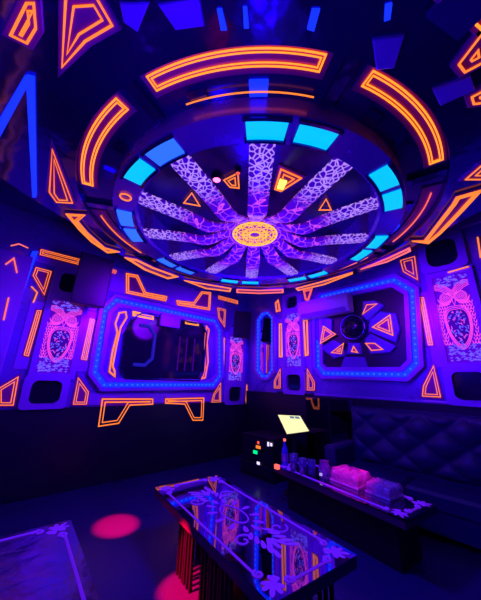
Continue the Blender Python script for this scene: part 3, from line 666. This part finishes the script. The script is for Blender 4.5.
# ------------------------------------------------------------ furniture
def leaf(g, c, a, L_, W_, d):
    pts = []
    for i in range(14):
        t = 2*PI*i/14; x = L_/2*(1-math.cos(t)); y = W_*math.sin(t)*(0.5+.5*x/L_)
        pts.append((c[0]+x*math.cos(a)-y*math.sin(a), c[1]+x*math.sin(a)+y*math.cos(a), d))
    g.add(pts, [tuple(range(14))])
def rib(g, pts, w_, d):
    tube(g, [(x, y, d) for x, y in pts], Z, w_, False, 4)
def spiral(c, a, s, r0, turns=1.15, n=16):
    return [(c[0]+r0*(1-i/n*.85)*math.cos(a+s*turns*2*PI*i/n), c[1]+r0*(1-i/n*.85)*math.sin(a+s*turns*2*PI*i/n)) for i in range(n+1)]
def glass_table(corners, label, etched, top=.45, slats=True, cat='table', gm='blackglass'):
    """corners: far-left, far-right, near-right, near-left as floor positions"""
    fl, frr, nr, nl = [Vector(c) for c in corners]
    cen = (fl+frr+nr+nl)/4; ydir = ((fl+frr)/2-(nl+nr)/2); Lh = ydir.length/2; ydir.normalize(); xdir = Vector((ydir.y, -ydir.x))
    Wh = ((frr-fl).dot(xdir)+(nr-nl).dot(xdir))/4; rz = math.atan2(-ydir.x, ydir.y)
    e = empty('glass_table', (cen.x, cen.y, 0), label, cat, None, rz)
    T = Matrix.Translation((cen.x, cen.y, 0)) @ Matrix.Rotation(rz, 4, 'Z')
    def put(g, name, m, smooth=False):
        g.v = [T @ Vector(p) for p in g.v]; return g.build(name, M[m], e, smooth)
    g = G(); g.box((-Wh, -Lh, top-.07), (Wh, Lh, top-.008)); put(g, 'apron', 'edge')
    g = G(); g.box((-Wh-.004, -Lh-.004, top-.008), (Wh+.004, Lh+.004, top)); put(g, 'glass_top', gm)
    bw, bl = Wh-.05, Lh-.14
    g = G(); g.box((-bw+(.22 if slats else .06), -bl, 0), (bw-(.22 if slats else .06), bl-(.3 if slats else 0), top-.07)); put(g, 'base', 'dark')
    if slats:
        ns = 11
        for side in (-1, 1):
            for i in range(ns):
                if i in (0, 1, 2, 5, 9): continue
                y = bl-.08-(2*bl-.16)*i/(ns-1)
                for dy in (-.05, 0.0, .05):
                    g = G(); g.box((side*bw-.011, y+dy-.011, 0), (side*bw+.011, y+dy+.011, top-.07)); put(g, 'slat', 'dark')
    d = top+.0015
    g = G(); bx, by = Wh-.06, Lh-.06
    for sx in (-1, 1):
        for i in (0,): rib(g, [(sx*bx, -by+.17), (sx*bx, by-.17)], .009, d)
        rib(g, [(-bx+.15, sx*by), (bx-.15, sx*by)], .009, d)
        for sy in (-1, 1):
            c = (sx*(bx-.045), sy*(by-.045)); a0 = math.atan2(sy, sx)
            for k in (-2, -1, 0, 1, 2): leaf(g, c, a0+PI+k*.55 if abs(k) < 0 else a0+k*.62, .11-.02*abs(k), .02, d)
            rib(g, spiral((sx*(bx-.0)-sx*.02, sy*(by-.14)), -sy*PI/2 if sx > 0 else -sy*PI/2, sx*sy, .035), .009, d)
            rib(g, spiral((sx*(bx-.14), sy*by-sy*.02), (PI if sx > 0 else 0), -sx*sy, .035), .009, d)
            for k in (-1, 0, 1): leaf(g, c, a0+PI+k*.5, .06, .02, d)
    if etched:
        for s in (-1, 1):                                          # damask medallion of leaves round a dark oval
            for k in range(12):
                a = 2*PI*k/12+.13; leaf(g, (.105*math.cos(a), .22*math.sin(a)*1.0), a, .09, .026, d)
            rib(g, [(.085*math.cos(t*PI/10), .17*math.sin(t*PI/10)) for t in range(21)], .006, d)
            for q in (-1, 1):
                rib(g, spiral((q*.16, s*.36), 0, q*s, .08), .007, d)
                for k in range(5): leaf(g, (q*.05, s*(.30+.06*k)), math.atan2(s, q*.8)+.1*k, .10, .023, d)
            for k in range(3): leaf(g, (0, s*.42), s*PI/2+(k-1)*.5, .15, .022, d)
    put(g, 'etched_pattern', 'etch')
    return T, Wh, Lh
glass_table([(1.50, 2.78), (2.22, 2.86), (2.02, 1.00), (1.28, 1.17)], 'nearest black glass table with etched violet pattern and red lit slatted base', True)
T2, W2, L2 = glass_table([(3.05, 2.62), (3.62, 2.54), (3.36, .90), (2.79, 1.00)], 'second black glass table near the sofa, covered with cups and trays', False, slats=False)
glass_table([(-.10, 2.70), (.72, 2.65), (.62, 1.40), (-.16, 1.45)], 'black glass table cut off at the lower left corner', False, slats=False, gm='dimglass')

# things on the second table
TT = .4535
def on(px, z=TT):
    r = ray(px); t = (z-EYE.z)/r.z; p = EYE+r*t; return (p.x, p.y)
def cup(px, r, h, m, label, name='drinking_glass', taper=.8, group=None):
    x, y = on(px); e = empty(name, (x, y, TT), label, 'glass', group)
    g = G(); g.lathe([(.001, 0), (r*taper, 0), (r, h), (r-.004, h), (r*taper-.004, .008), (.001, .008)], (x, y, TT), 16); g.build('glass_wall', M['glass'], e, True)
    g = G(); g.lathe([(.001, .01), (r*taper-.006, .01), (r*.93-.004, h*.62), (.001, h*.62)], (x, y, TT), 16); g.build('drink', M[m], e, True)
x, y = on((285, 465)); e = empty('bottle', (x, y, TT), 'tall dark blue bottle at the far end of the second table', 'bottle')
g = G(); g.lathe([(.001, 0), (.042, 0), (.045, .01), (.045, .17), (.036, .20), (.017, .235), (.015, .29)], (x, y, TT), 20); g.build('bottle_body', M['bottle'], e, True)
g = G(); g.lathe([(.018, .285), (.019, .315), (.001, .318)], (x, y, TT), 16); g.build('cap', M['pinkneon'], e)
g = G(); g.lathe([(.0462, .05), (.0462, .14)], (x, y, TT), 20); g.build('bottle_label', M['violet'], e)
cup((294, 471), .055, .19, 'pinkcup', 'tall plum coloured drinking glass right beside the bottle')
cup((303, 474), .052, .17, 'pinkcup', 'second plum drinking glass from the bottle')
cup((312, 475), .052, .16, 'bottle', 'blue drinking glass between the plum glasses and the pitcher')
x, y = on((325, 477)); e = empty('pitcher', (x, y, TT), 'round blue pitcher in the middle of the things on the table', 'pitcher')
g = G(); g.lathe([(.001, 0), (.06, 0), (.075, .05), (.068, .11), (.05, .15), (.056, .17), (.052, .17), (.046, .15), (.06, .10), (.001, .02)], (x, y, TT), 20); g.build('pitcher_body', M['glass'], e, True)
g = G(); tube(g, [(x-.05, y-.05, TT+.15), (x-.085, y-.085, TT+.13), (x-.085, y-.085, TT+.07), (x-.055, y-.05, TT+.04)], (1, -1, 0), .008); g.build('handle', M['glass'], e)
g = G(); g.box((x-.10, y-.015, TT+.03), (x-.078, y+.01, TT+.055)); g.build('sticker', M['label'], e)
x, y = on((277, 469)); g = G(); g.box((x-.02, y-.03, TT), (x+.02, y+.03, TT+.05)); g.build('coaster_stack', M['pinkneon'])
tag(bpy.data.objects['coaster_stack'], 'small pink lit block on the far corner of the second table', 'block')
R2 = T2.to_3x3()
def tray(px, w_, l_, h_, label, rows, cols):
    x, y = on(px); e = empty('wrapped_tray', (x, y, TT), label, 'tray')
    g = G(); g.box((-w_/2, -l_/2, 0), (w_/2, l_/2, .02), 0, R2, (x, y, TT)); g.build('tray', M['white'], e)
    for i in range(rows):
        for j in range(cols):
            c = R2 @ Vector((-w_/2+w_*(i+.5)/rows, -l_/2+l_*(j+.5)/cols, 0))+Vector((x, y, TT+.02)); r = min(w_/rows, l_/cols)*.42
            g = G(); g.lathe([(.001, 0), (r*.7, 0), (r, h_*.7), (r*.92, h_*.7), (r*.6, .01), (.001, .01)], c, 14); g.build('cup', M['white'], e, True)
    g = G(); v = []; rw = random.Random(rows*10+int(w_*100))
    for k, (s, z) in enumerate(((1.0, .012), (1.03, h_*.6), (.9, h_), (.55, h_*1.06))):
        for i in range(48):
            a = 2*PI*i/48; c, s_ = math.cos(a), math.sin(a); q = max(abs(c), abs(s_))
            wob = 1+.03*math.sin(7*a+k)+.05*rw.uniform(-1, 1)
            v.append(R2 @ Vector((c/q**.8*w_/2*s*wob, s_/q**.8*l_/2*s*wob, z+(.012*rw.uniform(-1, 1) if k else 0)))+Vector((x, y, TT)))
    f = [(k*48+i, k*48+(i+1) % 48, (k+1)*48+(i+1) % 48, (k+1)*48+i) for k in range(3) for i in range(48)]+[tuple(144+i for i in range(48))]
    g.add(v, f); g.build('wrap', M['film'], e)
tray((351, 483), .27, .36, .13, 'wrapped tray of cups, the one nearer the blue pitcher, glowing pink', 3, 3)
tray((384, 494), .25, .26, .10, 'wrapped tray of cups nearer the right end of the table', 3, 3)

# media rack with indicator lights
e = empty('media_rack', (3.85, 3.5, 0), 'low black audio rack with coloured indicator lights near the corner', 'audio rack')
g = G(); g.box((3.60, 3.10, 0), (4.15, 3.85, .62)); g.build('cabinet', M['dark'], e)
MR = Pl((3.60, 0, 0), (0, 1, 0), (0, 0, 1), (-1, 0, 0))
for i in range(3):
    g = G(); prism(g, MR, rect(3.14, 3.81, .06+.18*i, .21+.18*i), -.001, .015, bevel=.004); g.build('amplifier_face', M['lower'], e)
for px, s, mm_ in (((259, 447), (.05, .022), 'orange'), ((256, 452), (.045, .024), 'ledgreen'), ((259, 442.5), (.02, .02), 'ledred'), ((269, 444), (.018, .03), 'ledwhite'), ((272, 444.5), (.018, .022), 'ledwhite'), ((259, 463), (.03, .02), 'ledwhite')):
    u, v = MR.px(px); g = G(); prism(g, MR, rect(u-s[0], u+s[0], v-s[1], v+s[1]), .014, .022); g.build('indicator_light', M[mm_], e)
# song menu screen on a stand
e = empty('menu_kiosk', (3.62, 2.72, 0), 'song menu kiosk with bright pale yellow tilted touch screen', 'kiosk')
def onx(px, X):
    r = ray(px); return EYE+r*(X/r.x)
a, b, c, d = onx((278, 415), 3.62), onx((300, 416), 3.62), onx((309, 431), 3.44), onx((287, 434), 3.44)
cen = (a+b+c+d)/4; nn = (b-a).cross(d-a).normalized()
if nn.dot(EYE-cen) < 0: nn = -nn
def quad(g, s, o0, o1):
    P4 = [cen+(p-cen)*s for p in (a, b, c, d)]
    v = [p+nn*o0 for p in P4]+[p+nn*o1 for p in P4]
    g.add(v, [(0, 1, 2, 3), (4, 5, 6, 7), (0, 1, 5, 4), (1, 2, 6, 5), (2, 3, 7, 6), (3, 0, 4, 7)])
g = G(); quad(g, 1.08, -.04, -.002); g.build('screen_case', M['dark'], e)
g = G(); quad(g, 1.0, -.002, .003); sp_ = g.build('screen_panel', M['screen'], e)
g = G(); q = a.lerp(b, .52)+(d-a)*.06; ee = (b-a)*.19; hh = (d-a)*.2
for i in range(2):
    o_ = q+ee*1.2*i; B4 = [o_, o_+ee, o_+ee+hh, o_+hh]; g.add([p+nn*k_ for k_ in (.002, .012) for p in B4], [(0, 1, 2, 3), (4, 5, 6, 7), (0, 1, 5, 4), (1, 2, 6, 5), (2, 3, 7, 6), (3, 0, 4, 7)])
g.build('menu_tile', M['screenmark'], sp_)
g = G(); g.lathe([(.001, 0), (.17, 0), (.17, .02), (.035, .035), (.03, .5), (.03, cen.z-.05)], (cen.x+.05, cen.y+.02, 0), 20); g.build('stand', M['dark'], e)
# black glass panels behind the kiosk
for i, (y0, y1, lb) in enumerate(((2.62, 3.05, 'glossy black wall panel behind the kiosk, nearest the corner'), (2.14, 2.58, 'glossy black wall panel right of the kiosk, nearest the sofa'))):
    g = G(); prism(g, RW, rect(y0, y1, .1, 1.26), .028, .055, bevel=.008); tag(g.build('wall_panel', M['blackglass']), lb, 'wall panel')

# tufted sofa along the right wall
sf = empty('tufted_sofa', (4.1, .7, 0), 'long black tufted leather sofa along the right wall', 'sofa')
def tuft(name, y0, y1, z0, z1, x, ny, nz, depth=.05, bulge=.07):
    NY, NZ = ny*8, nz*8; vs = []
    for j in range(NZ+1):
        for i in range(NY+1):
            u, v = i/8, j/8
            du = abs(math.sin(PI*(u+v)/2))*abs(math.sin(PI*(u-v)/2))
            edge = min(1, min(i, NY-i)/4)*min(1, min(j, NZ-j)/4)
            vs.append((x-(.02+bulge*math.sqrt(du))*edge**.5, y0+(y1-y0)*i/NY, z0+(z1-z0)*j/NZ))
    n1 = len(vs)
    fs = [(j*(NY+1)+i, j*(NY+1)+i+1, (j+1)*(NY+1)+i+1, (j+1)*(NY+1)+i) for j in range(NZ) for i in range(NY)]
    o = new(name, vs, fs, M['leather'], sf, True)
    return o
g = G(); g.box((4.26, -1.1, .10), (4.465, 2.1, 1.19)); g.build('back_frame', M['leather'], sf)
tuft('backrest', -1.1, 2.1, .47, 1.17, 4.26, 14, 4)
g = G(); g.box((3.72, -1.1, .08), (4.26, 2.1, .30)); g.build('seat_base', M['leather'], sf)
for i in range(4):
    y0 = -1.1+.8*i; g = G(); P = Pl((0, 0, .30), (1, 0, 0), (0, 1, 0), (0, 0, 1)); prism(g, P, rrect(3.70, 4.20, y0+.006, y0+.794, .05), 0, .15, bevel=.03); g.build('seat_cushion', M['leather'], sf, False)
P = Pl((0, 0, 0), (1, 0, 0), (0, 1, 0), (0, 0, 1)); g = G(); prism(g, P, rrect(3.70, 4.46, 2.1, 2.28, .04), .05, .68, bevel=.03); g.build('armrest', M['leather'], sf)
g = G()
for x in (3.78, 4.4):
    for y in (-1.0, .5, 2.2): g.box((x-.02, y-.02, 0), (x+.02, y+.02, .08))
g.build('feet', M['dark'], sf)
